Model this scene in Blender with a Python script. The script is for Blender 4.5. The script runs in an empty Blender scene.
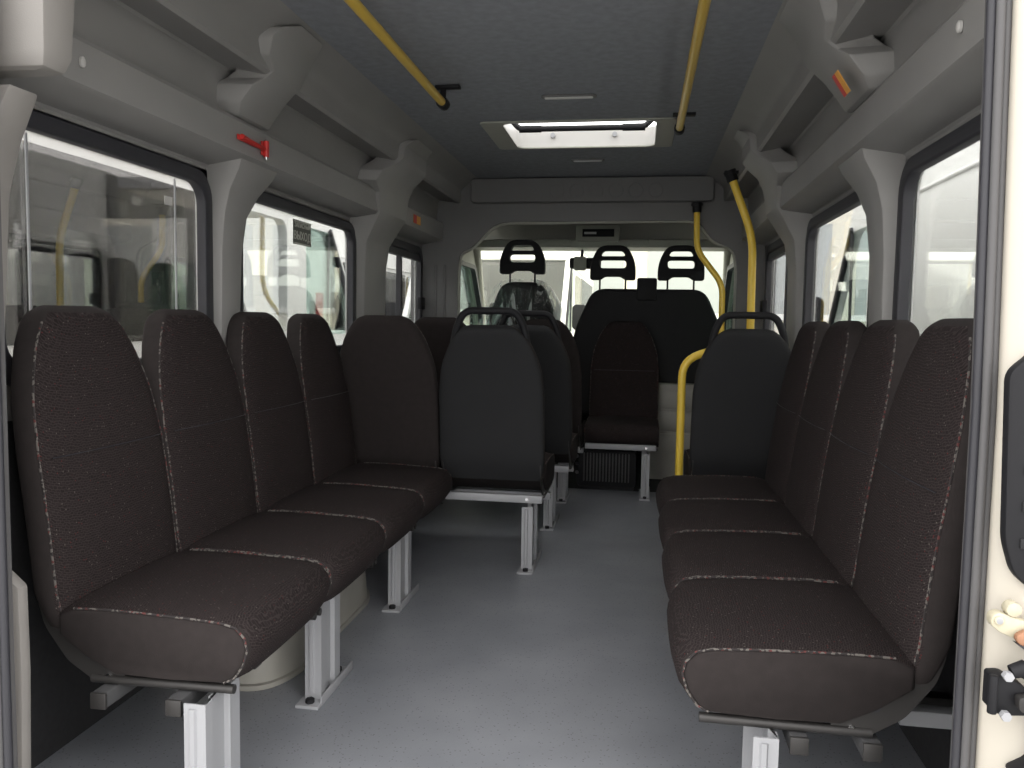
import bpy, bmesh, math, random
from mathutils import Vector, Matrix
random.seed(5)
PI = math.pi
sc = bpy.context.scene
COL = sc.collection

# ------------------------------------------------------------------ materials
def new_mat(name):
    m = bpy.data.materials.new(name); m.use_nodes = True
    nt = m.node_tree; b = nt.nodes['Principled BSDF']
    return m, nt, b
def mat(name, col, rough=.6, metal=0., var=0., scale=8., bump=0., bscale=300., spec=.5, trans=0.):
    m, nt, b = new_mat(name)
    b.inputs['Base Color'].default_value = (*col, 1)
    b.inputs['Roughness'].default_value = rough
    b.inputs['Metallic'].default_value = metal
    b.inputs['Specular IOR Level'].default_value = spec
    tc = nt.nodes.new('ShaderNodeTexCoord')
    if var > 0:
        n = nt.nodes.new('ShaderNodeTexNoise'); n.inputs['Scale'].default_value = scale; n.inputs['Detail'].default_value = 4
        nt.links.new(tc.outputs['Object'], n.inputs['Vector'])
        r = nt.nodes.new('ShaderNodeMapRange'); r.inputs[3].default_value = 1-var; r.inputs[4].default_value = 1+var
        r.inputs[1].default_value = .3; r.inputs[2].default_value = .7
        nt.links.new(n.outputs['Fac'], r.inputs[0])
        mx = nt.nodes.new('ShaderNodeMix'); mx.data_type = 'RGBA'; mx.blend_type = 'MULTIPLY'; mx.inputs[0].default_value = 1
        mx.inputs[6].default_value = (*col, 1)
        nt.links.new(r.outputs[0], mx.inputs[7]); nt.links.new(mx.outputs[2], b.inputs['Base Color'])
    if bump > 0:
        n2 = nt.nodes.new('ShaderNodeTexNoise'); n2.inputs['Scale'].default_value = bscale; n2.inputs['Detail'].default_value = 2
        nt.links.new(tc.outputs['Object'], n2.inputs['Vector'])
        bp = nt.nodes.new('ShaderNodeBump'); bp.inputs['Strength'].default_value = bump; bp.inputs['Distance'].default_value = .002
        nt.links.new(n2.outputs['Fac'], bp.inputs['Height']); nt.links.new(bp.outputs[0], b.inputs['Normal'])
    return m
def glass_mat(name, tint, gloss=.08, rough=.0):
    m = bpy.data.materials.new(name); m.use_nodes = True; nt = m.node_tree
    for n in list(nt.nodes): nt.nodes.remove(n)
    o = nt.nodes.new('ShaderNodeOutputMaterial'); t = nt.nodes.new('ShaderNodeBsdfTransparent'); g = nt.nodes.new('ShaderNodeBsdfGlossy')
    t.inputs[0].default_value = (*tint, 1); g.inputs['Roughness'].default_value = rough
    fr = nt.nodes.new('ShaderNodeFresnel'); fr.inputs[0].default_value = 1.45
    ml = nt.nodes.new('ShaderNodeMath'); ml.operation = 'MULTIPLY'; ml.inputs[1].default_value = gloss/.04*.5
    nt.links.new(fr.outputs[0], ml.inputs[0])
    mx = nt.nodes.new('ShaderNodeMixShader')
    nt.links.new(ml.outputs[0], mx.inputs[0]); nt.links.new(t.outputs[0], mx.inputs[1]); nt.links.new(g.outputs[0], mx.inputs[2])
    nt.links.new(mx.outputs[0], o.inputs[0])
    return m
def fabric_mat(name, base, line, horizontal):
    """woven upholstery: short staggered dashes with a few pale and red flecks"""
    m, nt, b = new_mat(name)
    b.inputs['Roughness'].default_value = .95; b.inputs['Specular IOR Level'].default_value = .15
    pass
    L = nt.links.new
    tc = nt.nodes.new('ShaderNodeTexCoord'); sp = nt.nodes.new('ShaderNodeSeparateXYZ'); L(tc.outputs['Object'], sp.inputs[0])
    ad = nt.nodes.new('ShaderNodeMath'); ad.operation = 'ADD'; L(sp.outputs['Y'], ad.inputs[0]); L(sp.outputs['Z'], ad.inputs[1])
    cb = nt.nodes.new('ShaderNodeCombineXYZ'); L(sp.outputs['X'], cb.inputs[0]); L(ad.outputs[0], cb.inputs[1])
    wob = nt.nodes.new('ShaderNodeTexNoise'); wob.inputs['Scale'].default_value = 60; L(tc.outputs['Object'], wob.inputs['Vector'])
    wm = nt.nodes.new('ShaderNodeVectorMath'); wm.operation = 'SCALE'; wm.inputs['Scale'].default_value = .011; L(wob.outputs['Color'], wm.inputs[0])
    va = nt.nodes.new('ShaderNodeVectorMath'); L(cb.outputs[0], va.inputs[0]); L(wm.outputs[0], va.inputs[1])
    br = nt.nodes.new('ShaderNodeTexBrick'); br.inputs['Scale'].default_value = 1
    br.inputs['Brick Width'].default_value = .0105; br.inputs['Row Height'].default_value = .0052; br.inputs['Mortar Size'].default_value = .0010
    br.inputs['Mortar Smooth'].default_value = .5
    br.inputs['Color1'].default_value = (*base, 1); br.inputs['Color2'].default_value = (*[c*.75 for c in base], 1)
    br.inputs['Mortar'].default_value = (*line, 1); L(va.outputs[0], br.inputs['Vector'])
    vo = nt.nodes.new('ShaderNodeTexVoronoi'); vo.inputs['Scale'].default_value = 130; L(tc.outputs['Object'], vo.inputs['Vector'])
    lt = nt.nodes.new('ShaderNodeMath'); lt.operation = 'LESS_THAN'; lt.inputs[1].default_value = .20; L(vo.outputs['Distance'], lt.inputs[0])
    sc2 = nt.nodes.new('ShaderNodeSeparateColor'); L(vo.outputs['Color'], sc2.inputs[0])
    g2 = nt.nodes.new('ShaderNodeMath'); g2.operation = 'GREATER_THAN'; g2.inputs[1].default_value = .72; L(sc2.outputs[0], g2.inputs[0])
    fl = nt.nodes.new('ShaderNodeMath'); fl.operation = 'MULTIPLY'; L(lt.outputs[0], fl.inputs[0]); L(g2.outputs[0], fl.inputs[1])
    rp = nt.nodes.new('ShaderNodeValToRGB'); L(sc2.outputs[1], rp.inputs[0]); rp.color_ramp.interpolation = 'CONSTANT'
    rp.color_ramp.elements[0].color = (.085, .02, .02, 1); rp.color_ramp.elements[1].color = (.10, .09, .08, 1); rp.color_ramp.elements[1].position = .45
    mx = nt.nodes.new('ShaderNodeMix'); mx.data_type = 'RGBA'
    L(fl.outputs[0], mx.inputs[0]); L(br.outputs['Color'], mx.inputs[6]); L(rp.outputs[0], mx.inputs[7]); L(mx.outputs[2], b.inputs['Base Color'])
    bp = nt.nodes.new('ShaderNodeBump'); bp.inputs['Strength'].default_value = .35; bp.inputs['Distance'].default_value = .002
    L(br.outputs['Fac'], bp.inputs['Height']); L(bp.outputs[0], b.inputs['Normal'])
    return m
def stitch_mat(name):
    m, nt, b = new_mat(name); L = nt.links.new
    b.inputs['Roughness'].default_value = .9
    tc = nt.nodes.new('ShaderNodeTexCoord')
    vo = nt.nodes.new('ShaderNodeTexVoronoi'); vo.inputs['Scale'].default_value = 170; L(tc.outputs['Object'], vo.inputs['Vector'])
    s = nt.nodes.new('ShaderNodeSeparateColor'); L(vo.outputs['Color'], s.inputs[0])
    rp = nt.nodes.new('ShaderNodeValToRGB'); rp.color_ramp.interpolation = 'CONSTANT'; L(s.outputs[0], rp.inputs[0])
    e = rp.color_ramp.elements; e[0].color = (.022, .018, .018, 1); e[1].position = .66; e[1].color = (.12, .11, .10, 1)
    x = e.new(.56); x.color = (.10, .028, .026, 1)
    L(rp.outputs[0], b.inputs['Base Color'])
    return m
def floor_mat():
    m, nt, b = new_mat('grey_speckled_vinyl'); L = nt.links.new
    b.inputs['Roughness'].default_value = .42; b.inputs['Specular IOR Level'].default_value = .5
    tc = nt.nodes.new('ShaderNodeTexCoord')
    vo = nt.nodes.new('ShaderNodeTexVoronoi'); vo.inputs['Scale'].default_value = 75; L(tc.outputs['Object'], vo.inputs['Vector'])
    lt = nt.nodes.new('ShaderNodeMath'); lt.operation = 'LESS_THAN'; lt.inputs[1].default_value = .17; L(vo.outputs['Distance'], lt.inputs[0])
    n = nt.nodes.new('ShaderNodeTexNoise'); n.inputs['Scale'].default_value = 3; n.inputs['Detail'].default_value = 5; L(tc.outputs['Object'], n.inputs['Vector'])
    rp = nt.nodes.new('ShaderNodeValToRGB'); L(n.outputs['Fac'], rp.inputs[0])
    rp.color_ramp.elements[0].color = (.225, .236, .258, 1); rp.color_ramp.elements[1].color = (.285, .295, .32, 1)
    rp.color_ramp.elements[0].position = .3; rp.color_ramp.elements[1].position = .7
    mx = nt.nodes.new('ShaderNodeMix'); mx.data_type = 'RGBA'; L(lt.outputs[0], mx.inputs[0]); L(rp.outputs[0], mx.inputs[6])
    mx.inputs[7].default_value = (.15, .15, .17, 1); L(mx.outputs[2], b.inputs['Base Color'])
    n2 = nt.nodes.new('ShaderNodeTexNoise'); n2.inputs['Scale'].default_value = 120; L(tc.outputs['Object'], n2.inputs['Vector'])
    bp = nt.nodes.new('ShaderNodeBump'); bp.inputs['Strength'].default_value = .25; bp.inputs['Distance'].default_value = .002
    L(n2.outputs['Fac'], bp.inputs['Height']); L(bp.outputs[0], b.inputs['Normal'])
    return m

M = dict(
    plastic=mat('grey_trim_plastic', (.265, .26, .252), .55, var=.04, scale=5, bump=.25, bscale=500),
    headliner=mat('slate_headliner', (.25, .262, .285), .95, var=.10, scale=30, bump=.4, bscale=400),
    cabplastic=mat('cab_pale_plastic', (.38, .38, .335), .6),
    bulk=mat('bulkhead_plastic', (.15, .15, .148), .6, var=.03),
    pillar=mat('pale_pillar_plastic', (.23, .218, .205), .5, var=.03, bump=.2, bscale=500),
    cream=mat('cream_body_paint', (.50, .465, .40), .35),
    seal=mat('black_rubber_seal', (.028, .028, .034), .55),
    greyseal=mat('grey_rubber_seal', (.085, .083, .085), .6),
    carpet=mat('charcoal_side_carpet', (.022, .022, .024), .95, var=.15, scale=60),
    side=mat('plain_brown_upholstery', (.027, .0225, .022), .95, var=.08, scale=40, bump=.3, bscale=700, spec=.2),
    shell=mat('charcoal_seat_back', (.020, .0205, .022), .75, var=.05, spec=.3),
    blackplastic=mat('black_plastic', (.012, .012, .014), .6, spec=.25),
    darkmetal=mat('dark_grey_metal', (.04, .038, .037), .45, metal=.3),
    steel=mat('light_grey_painted_steel', (.33, .335, .35), .45),
    railgrey=mat('mid_grey_steel', (.06, .06, .062), .5), chrome=mat('bright_chrome', (.8, .8, .8), .15, metal=1),
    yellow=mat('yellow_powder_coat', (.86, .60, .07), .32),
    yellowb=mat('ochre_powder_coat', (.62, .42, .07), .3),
    red=mat('red_plastic', (.55, .035, .03), .4),
    orange=mat('orange_sticker', (.75, .36, .06), .5),
    white=mat('white_body_paint', (.82, .82, .80), .3),
    asphalt=mat('grey_asphalt', (.36, .36, .35), .9, var=.2, scale=20),
    beige=mat('beige_plastic', (.50, .46, .34), .5, var=.1, scale=60),
    rust=mat('rusty_brown_metal', (.33, .17, .10), .6, metal=.3, var=.3, scale=60),
    stickergrey=mat('grey_sticker', (.10, .105, .09), .5),
    letter=mat('pale_lettering', (.55, .56, .50), .5),
    wheelarch=mat('beige_grey_arch_cover', (.33, .32, .285), .5, var=.05),
    liner=mat('white_hatch_liner', (.50, .49, .47), .4),
    wallb=mat('pale_render_wall', (.72, .69, .60), .8, var=.05, scale=2),
    winb=mat('grey_window_pane', (.38, .40, .40), .2),
    film=None, glass=glass_mat('clear_glass', (.97, .98, .975), .04), tint=glass_mat('tinted_glass', (.86, .855, .85), .07),
    sideglass=glass_mat('privacy_side_glass', (.93, .925, .92), .04), green=glass_mat('green_tinted_glass', (.82, .94, .89), .06),
    fab=fabric_mat('woven_brown_upholstery', (.0225, .0172, .0172), (.037, .0295, .029), True),
    stitch=stitch_mat('flecked_piping'), floor=floor_mat(),
    screen=glass_mat('faintly_green_windscreen', (.96, .99, .88), .04), lamp=mat('frosted_lamp_lens', (.55, .56, .56), .35),
)

# ------------------------------------------------------------------ helpers
class MB:
    def __init__(s): s.v = []; s.f = []; s.mi = []; s.mats = []
    def m(s, mt):
        if mt not in s.mats: s.mats.append(mt)
        return s.mats.index(mt)
    def add(s, vs, fs, mt):
        b = len(s.v); s.v += [tuple(v) for v in vs]; k = s.m(mt)
        for f in fs: s.f.append(tuple(b+i for i in f)); s.mi.append(k)
    def box(s, x0, x1, y0, y1, z0, z1, mt):
        vs = [(x, y, z) for x in (x0, x1) for y in (y0, y1) for z in (z0, z1)]
        s.add(vs, [(0, 1, 3, 2), (4, 6, 7, 5), (0, 4, 5, 1), (2, 3, 7, 6), (0, 2, 6, 4), (1, 5, 7, 3)], mt)
    def loft(s, loops, mt, cap=True, closed=True):
        n = len(loops[0]); vs = [p for l in loops for p in l]; fs = []
        for i in range(len(loops)-1):
            for j in range(n if closed else n-1):
                a = i*n+j; b = i*n+(j+1) % n; fs.append((a, b, b+n, a+n))
        if cap: fs.append(tuple(range(n))[::-1]); fs.append(tuple(range((len(loops)-1)*n, len(loops)*n)))
        s.add(vs, fs, mt)
    def tube(s, pts, r, mt, n=12, closed=False):
        P = [Vector(p) for p in pts]; loops = []; up = None
        for i, p in enumerate(P):
            if closed: d = P[(i+1) % len(P)]-P[i-1]
            else: d = (P[min(i+1, len(P)-1)]-P[max(i-1, 0)])
            d.normalize()
            if up is None: up = Vector((0, 0, 1)) if abs(d.z) < .9 else Vector((1, 0, 0))
            a = d.cross(up).normalized(); b = a.cross(d).normalized(); up = b
            rr = r[i] if isinstance(r, (list, tuple)) else r
            loops.append([p + rr*(math.cos(t)*a+math.sin(t)*b) for t in [2*PI*k/n for k in range(n)]])
        if closed: loops.append(loops[0])
        s.loft(loops, mt, cap=not closed)
    def prism(s, poly, axis, a, b, mt):
        def P(u, v, w): return {'x': (w, u, v), 'y': (u, w, v), 'z': (u, v, w)}[axis]
        s.loft([[P(u, v, a) for u, v in poly], [P(u, v, b) for u, v in poly]], mt)
    def build(s, name, parent=None, smooth=True, bevel=0., seg=2, ang=40):
        me = bpy.data.meshes.new(name); me.from_pydata(s.v, [], s.f)
        for m_ in s.mats: me.materials.append(m_)
        for p, k in zip(me.polygons, s.mi): p.material_index = k
        bm = bmesh.new(); bm.from_mesh(me)
        bmesh.ops.remove_doubles(bm, verts=bm.verts, dist=1e-5)
        bmesh.ops.recalc_face_normals(bm, faces=bm.faces)
        if bevel > 0:
            es = [e for e in bm.edges if len(e.link_faces) == 2 and e.calc_face_angle(0) > math.radians(35)]
            bmesh.ops.bevel(bm, geom=es, offset=bevel, segments=seg, profile=.5, affect='EDGES', clamp_overlap=True)
        bm.to_mesh(me); bm.free()
        if smooth:
            for p in me.polygons: p.use_smooth = True
            me.set_sharp_from_angle(angle=math.radians(ang))
        o = bpy.data.objects.new(name, me); COL.objects.link(o); o.parent = parent
        return o
def empty(name, loc=(0, 0, 0), rz=0):
    o = bpy.data.objects.new(name, None); COL.objects.link(o); o.location = loc; o.rotation_euler = (0, 0, rz); return o
def tag(o, label=None, cat=None, group=None, kind=None):
    for k, v in (('label', label), ('category', cat), ('group', group), ('kind', kind)):
        if v: o[k] = v
    return o
def kids(o): return [c for c in bpy.data.objects if c.parent == o]
def copy_tree(o, parent=None):
    c = o.copy(); COL.objects.link(c); c.parent = parent
    for k in kids(o): copy_tree(k, c)
    return c
def rrect(x0, x1, y0, y1, r, n=6):
    pts = []
    for cx, cy, a0 in ((x1-r, y1-r, 0), (x0+r, y1-r, 90), (x0+r, y0+r, 180), (x1-r, y0+r, 270)):
        for k in range(n+1):
            a = math.radians(a0+90*k/n); pts.append((cx+r*math.cos(a), cy+r*math.sin(a)))
    return pts
def rpoly(pts, r, n=5):
    """round the corners of a polygon; r may be a list"""
    out = []; N = len(pts)
    for i in range(N):
        p = Vector(pts[i]).to_2d(); a = Vector(pts[i-1]).to_2d(); b = Vector(pts[(i+1) % N]).to_2d()
        rr = r[i] if isinstance(r, (list, tuple)) else r
        da = (a-p); db = (b-p); d = min(rr, da.length*.49, db.length*.49)
        if d < 1e-5: out.append((p.x, p.y)); continue
        s = p+da.normalized()*d; e = p+db.normalized()*d
        for k in range(n+1):
            t = k/n; q = (1-t)**2*s+2*t*(1-t)*p+t*t*e; out.append((q.x, q.y))
    return out
def plate(name, loops, axis, a, b, mt, parent=None, bevel=0.):
    """flat plate with holes: outline loops in 2D, thickness from a to b along axis (a < b)"""
    cu = bpy.data.curves.new(name, 'CURVE'); cu.dimensions = '2D'; cu.fill_mode = 'BOTH'
    for lp in loops:
        sp = cu.splines.new('POLY'); sp.points.add(len(lp)-1); sp.use_cyclic_u = True
        for i, (u, v) in enumerate(lp): sp.points[i].co = (u, v, 0, 1)
    cu.extrude = (b-a)/2-bevel; cu.bevel_depth = bevel; cu.bevel_resolution = 2
    if bevel: cu.offset = -bevel
    t = bpy.data.objects.new('tmp', cu); COL.objects.link(t)
    dg = bpy.context.evaluated_depsgraph_get(); me = bpy.data.meshes.new_from_object(t.evaluated_get(dg))
    bpy.data.objects.remove(t); bpy.data.curves.remove(cu)
    me.name = name; c = (a+b)/2
    for v in me.vertices:
        u, w, h = v.co
        v.co = {'x': (h+c, u, w), 'y': (u, h+c, w), 'z': (u, w, h+c)}[axis]
    bm = bmesh.new(); bm.from_mesh(me); bmesh.ops.remove_doubles(bm, verts=bm.verts, dist=1e-5)
    bmesh.ops.recalc_face_normals(bm, faces=bm.faces); bm.to_mesh(me); bm.free()
    me.materials.clear(); me.materials.append(mt)
    for p in me.polygons: p.use_smooth = True
    me.set_sharp_from_angle(angle=math.radians(35))
    o = bpy.data.objects.new(name, me); COL.objects.link(o); o.parent = parent
    return o
def text(name, body, size, mt, parent, mw, depth=.0008):
    cu = bpy.data.curves.new(name, 'FONT'); cu.body = body; cu.size = size; cu.align_x = 'CENTER'; cu.align_y = 'CENTER'; cu.extrude = depth
    t = bpy.data.objects.new('tmp', cu); COL.objects.link(t)
    dg = bpy.context.evaluated_depsgraph_get(); me = bpy.data.meshes.new_from_object(t.evaluated_get(dg))
    bpy.data.objects.remove(t); me.name = name; me.transform(mw); me.materials.clear(); me.materials.append(mt)
    o = bpy.data.objects.new(name, me); COL.objects.link(o); o.parent = parent
    return o
def smoothpts(pts, r=.08, n=6):
    """round the bends of an open 3D path"""
    P = [Vector(p) for p in pts]; out = [P[0]]
    for i in range(1, len(P)-1):
        a, p, b = P[i-1], P[i], P[i+1]; d = min(r, (a-p).length*.48, (b-p).length*.48)
        s = p+(a-p).normalized()*d; e = p+(b-p).normalized()*d
        for k in range(n+1):
            t = k/n; out.append((1-t)**2*s+2*t*(1-t)*p+t*t*e)
    out.append(P[-1]); return out
def selip(w, d, n=4.5, k=28):
    o = []
    for i in range(k):
        a = 2*PI*i/k; c, s_ = math.cos(a), math.sin(a)
        o.append((w*math.copysign(abs(c)**(2/n), c), d*math.copysign(abs(s_)**(2/n), s_)))
    return o
def S(o): return tag(o, kind='structure')

# ------------------------------------------------------------------ camera
f_px = 815.
dY = Vector((128, -59, f_px)).normalized()
dX = Vector((5172, 144, -f_px)); dX = (dX-dX.dot(dY)*dY).normalized()
dZ = dX.cross(dY)
if dZ.y > 0: dZ = -dZ
# rows of R map camera (right, down, forward) to world
R = Matrix((dX, dY, dZ))
cx = R @ Vector((1, 0, 0)); cy = R @ Vector((0, -1, 0)); cz = R @ Vector((0, 0, -1))
cam = bpy.data.cameras.new('camera'); co = bpy.data.objects.new('camera', cam); COL.objects.link(co)
mw = Matrix((cx, cy, cz)).transposed().to_4x4(); mw.translation = (.35, 0, 1.12); co.matrix_world = mw
cam.sensor_width = 36; cam.lens = f_px/1024*36; cam.clip_start = .02; cam.clip_end = 200
sc.camera = co

# ------------------------------------------------------------------ room shell
b = MB(); b.box(-1.12, 1.12, 1.38, 5.50, -.06, 0, M['floor']); S(b.build('floor', smooth=False))
ground = MB(); ground.box(-30, 30, -20, 40, -.66, -.56, M['asphalt']); S(ground.build('ground', smooth=False))

# ceiling with hatch hole
S(plate('ceiling', [[(-.78, 1.36), (.78, 1.36), (.78, 5.42), (-.78, 5.42)], rrect(-.335, .41, 3.885, 4.455, .05)], 'z', 2.07, 2.13, M['headliner']))

# side profile above the windows (cornice, recessed panel, ledge, cove)
prof = [(1.115, 1.592), (1.115, 1.630), (1.108, 1.637), (.985, 1.659), (.972, 1.668), (.968, 1.765), (.975, 1.778), (1.012, 1.785), (1.015, 1.80),
        (1.002, 1.922), (.995, 1.930), (.865, 1.908), (.853, 1.918), (.85, 1.985), (.845, 1.998), (.815, 2.025), (.775, 2.05), (.735, 2.071),
        (.735, 2.13), (1.145, 2.13), (1.145, 1.592)]
WIN = {-1: [(1.65, 2.61), (2.80, 4.04), (4.50, 5.34)], 1: [(1.62, 2.60), (2.85, 3.98), (4.30, 5.20)]}
wn = 0
for s, side in ((-1, 'left'), (1, 'right')):
    lo, hi = (1.115, 1.146)
    x0, x1 = (lo, hi) if s > 0 else (-hi, -lo)
    loops = [[(1.40, .86), (5.40, .86), (5.40, 1.62), (1.40, 1.62)]] + [rrect(a, c, .96, 1.602, .09) for a, c in WIN[s]]
    w = S(plate('wall_'+side, loops, 'x', x0, x1, M['plastic']))
    a_ = 1.147; q0, q1 = (a_, a_+.006) if s > 0 else (-a_-.006, -a_)
    plate('outer_skin', [[(1.36, -.4), (5.44, -.4), (5.44, 2.15), (1.36, 2.15)]] + [rrect(a+.006, c-.006, .966, 1.596, .085) for a, c in WIN[s]], 'x', q0, q1, M['white'], w)  # white skin added outside the wall to bounce light onto the parked vans
    b = MB(); poly = [(s*x, z) for x, z in prof]
    b.loft([[(x, y, z) for x, z in poly] for y in (1.40, 5.40)], M['plastic'])
    b.build('cornice', w, ang=30)
    b = MB(); b.prism([(s*1.105, -.06), (s*1.145, -.06), (s*1.145, .87), (s*1.108, .87), (s*1.108, .80), (s*1.105, .78)], 'y', 1.40, 5.40, M['carpet'])
    b.build('side_carpet_panel', w, smooth=False)
    for i, (a, c) in enumerate(WIN[s]):
        wn += 1
        e = S(empty('window_%d' % wn, (0, 0, 0)))
        sx0, sx1 = (1.098, 1.133) if s > 0 else (-1.133, -1.098)
        o = plate('rubber_seal', [rrect(a-.012, c+.012, .948, 1.612, .1), rrect(a+.038, c-.038, .998, 1.566, .07)], 'x', sx0, sx1, M['seal'], e, bevel=.006)
        gx = s*1.135
        plate('pane', [rrect(a+.01, c-.01, .97, 1.592, .08)], 'x', gx-.002, gx+.002, M['sideglass'] if (s < 0 and i == 0) else M['glass'], e)
        if s < 0 and i == 0:
            b = MB()
            for yy in (1.80, 2.44): b.box(gx+.003, gx+.007, yy, yy+.006, .99, 1.56, M['steel'])
            b.build('sliding_pane_edge', e, smooth=False)
        if i == 2:
            b = MB(); ym = 4.86 if s < 0 else 4.5; b.box(min(gx, gx-s*.03), max(gx, gx-s*.03), ym, ym+.03, .99, 1.56, M['seal'])
            b.box(min(gx, gx-s*.03), max(gx, gx-s*.03), a+.03, c-.03, 1.52, 1.56, M['seal'])
            b.build('slider_bar', e, smooth=False)
            b = MB(); yl = c-.12; xx = s*1.10
            b.box(min(xx, xx-s*.03), max(xx, xx-s*.03), yl, yl+.09, 1.20, 1.28, M['blackplastic']); b.build('catch', e, bevel=.006)

# pillar covers: (|x|, z, y0, y1) rows, lofted with bevelled flanks
tn = 0
def cover(rows, s, mt=None, flank=.045, depth=.13):
    global tn
    tn += 1
    b = MB(); loops = []
    for x, z, y0, y1, *dz in rows:
        ox = 1.132 if z < 1.69 else x+depth
        g = (y1-y0)*.05
        loops.append([(s*ox, y0-flank, z), (s*x, y0, z), (s*x, y1, z), (s*ox, y1+flank, z)])
    b.loft(loops, mt or M['plastic'])
    o = b.build('trim_%d' % tn, ang=24, bevel=.009); S(o); return o
low1 = lambda ya, yb: [(1.08, .86, ya, yb), (1.075, 1.1, ya, yb), (1.07, 1.35, ya, yb+.01), (1.06, 1.48, ya-.0, yb+.03), (1.04, 1.56, ya-.0, yb+.08), (1.0, 1.63, ya-.01, yb+.12), (.985, 1.668, ya-.02, yb+.13)]
up1 = lambda ya, yb: [(.957, 1.782, ya+.10, yb), (.935, 1.815, ya+.07, yb), (.892, 1.87, ya+.07, yb), (.866, 1.895, ya+.10, yb), (.838, 1.92, ya+.11, yb), (.822, 1.95, ya+.04, yb), (.800, 2.0, ya+.02, yb), (.772, 2.03, ya+.03, yb-.01), (.738, 2.055, ya+.10, yb-.04)]
cover(low1(2.632, 2.765), -1, flank=.012, depth=.05); cover(up1(2.44, 2.76), -1, flank=.02)
cover(low1(2.63, 2.78), 1, flank=.012, depth=.05); cover(up1(2.34, 2.70), 1, flank=.02)
full = lambda ya, yb: [(1.08, .86, ya, yb), (1.075, 1.1, ya, yb), (1.07, 1.40, ya, yb), (1.05, 1.53, ya-.03, yb), (1.0, 1.61, ya-.06, yb), (.955, 1.675, ya-.09, yb), (.945, 1.76, ya-.14, yb), (.93, 1.80, ya-.24, yb-.02), (.905, 1.85, ya-.22, yb-.02), (.85, 1.895, ya-.16, yb-.04), (.825, 1.92, ya-.14, yb-.06), (.82, 1.985, ya-.12, yb-.08), (.80, 2.01, ya-.10, yb-.10), (.77, 2.03, ya-.06, yb-.12)]
cover(full(4.10, 4.46), -1, depth=.13); cover(full(4.04, 4.27), 1, depth=.13)
for s in (-1, 1):   # rear hoop covers by the doors
    cover([(.935, .86, 1.42, 1.49), (.935, 1.0, 1.42, 1.49), (.932, 1.15, 1.42, 1.50), (.918, 1.36, 1.42, 1.50), (.895, 1.47, 1.42, 1.51), (.845, 1.56, 1.42, 1.50)] if s < 0 else
          [(1.0, .30, 1.42, 1.50), (1.0, .8, 1.42, 1.50), (1.0, 1.15, 1.42, 1.52), (.98, 1.40, 1.42, 1.52), (.95, 1.56, 1.42, 1.52)], s, M['pillar'], flank=.004, depth=.10)
cover([(.862, -.05, 1.41, 1.44), (.85, .40, 1.41, 1.44), (.852, .58, 1.41, 1.44), (.90, .62, 1.41, 1.44)], -1, M['pillar'], flank=.004, depth=.2)
cover([(.80, 1.585, 1.43, 1.47), (.775, 1.59, 1.42, 1.48), (.765, 1.62, 1.41, 1.49), (.755, 1.75, 1.40, 1.49), (.70, 1.95, 1.40, 1.48), (.60, 2.065, 1.40, 1.48)], -1, M['pillar'], flank=.012, depth=.16)

# rear door frame: seals, cream body corners
for s, side in ((-1, 'left'), (1, 'right')):
    tn += 1
    e = S(empty('trim_%d' % tn))
    if s < 0: xa, xb = -.862, -.822
    else: xa, xb = .860, .893
    b = MB()
    w3 = (xb-xa)/3
    tilt = lambda z: -.020*max(0, z-1.0) if s > 0 else 0
    for k in range(3): b.tube([(xa+w3*(k+.5)+tilt(z), 1.345-.006*(k == 1), z) for z in (-.10, 1.0, 2.0)], w3*.62, M['seal'] if k == (2 if s < 0 else 0) else M['greyseal'], n=10)
    b.loft([[(xa+.004+tilt(z), 1.345, z), (xb-.004+tilt(z), 1.345, z), (xb-.004+tilt(z), 1.365, z), (xa+.004+tilt(z), 1.365, z)] for z in (-.1, 1.0, 2.0)], M['greyseal'])
    b.build('door_seal', e)
    b = MB()
    if s < 0: b.prism([(-.862, 1.33), (-.92, 1.325), (-1.2, 1.34), (-1.2, 1.40), (-.93, 1.40), (-.862, 1.36)], 'z', -.4, 2.15, M['cream'])
    else:
        pc = [(.893, 1.33), (.903, 1.318), (.928, 1.300), (1.2, 1.285), (1.2, 1.40), (.95, 1.40), (.893, 1.36)]
        b.loft([[(x+(tilt(z) if x < .91 else 0), y, z) for x, y in pc] for z in (-.4, 1.0, 2.15)], M['cream'])
    b.build('body_corner', e, bevel=.004)
b = MB(); b.box(-1.19, 1.19, 1.34, 1.42, 2.0, 2.15, M['cream']); tn += 1; S(b.build('trim_%d' % tn, smooth=False))
b = MB(); b.box(-1.16, 1.16, 1.33, 1.42, -.4, -.061, M['cream']); tn += 1; S(b.build('trim_%d' % tn, smooth=False))

# front arch of the passenger compartment
op = [(-.87, -.05), (-.87, 1.46), (-.855, 1.585), (-.77, 1.615), (-.62, 1.785), (.70, 1.795), (.79, 1.665), (.93, 1.61), (.952, 1.48), (.952, -.05)]
opr = rpoly(op, [0, .05, .05, .05, .10, .10, .05, .05, .05, 0])
wf = S(plate('wall_front', [[(-1.19, -.06), (-1.19, 2.13), (1.19, 2.13), (1.19, -.06), (.952, -.06)] + [(.952, -.05)] + opr[::-1][1:-1] + [(-.87, -.05), (-.87, -.06)]], 'y', 5.38, 5.46, M['bulk']))
b = MB(); pts = [(x, 5.42, z) for x, z in opr]; b.tube(pts, .014, M['cabplastic'], n=8); b.build('arch_edge_trim', wf)
b = MB()
for x in (-1.02, -.96): b.tube([(x, 5.385, z) for z in (.5, 1.0, 1.5)], .014, M['bulk'], n=8)
for x in (1.03,): b.tube([(x, 5.385, z) for z in (.5, 1.0, 1.5)], .014, M['bulk'], n=8)
b.build('pressed_rib', wf)
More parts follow.
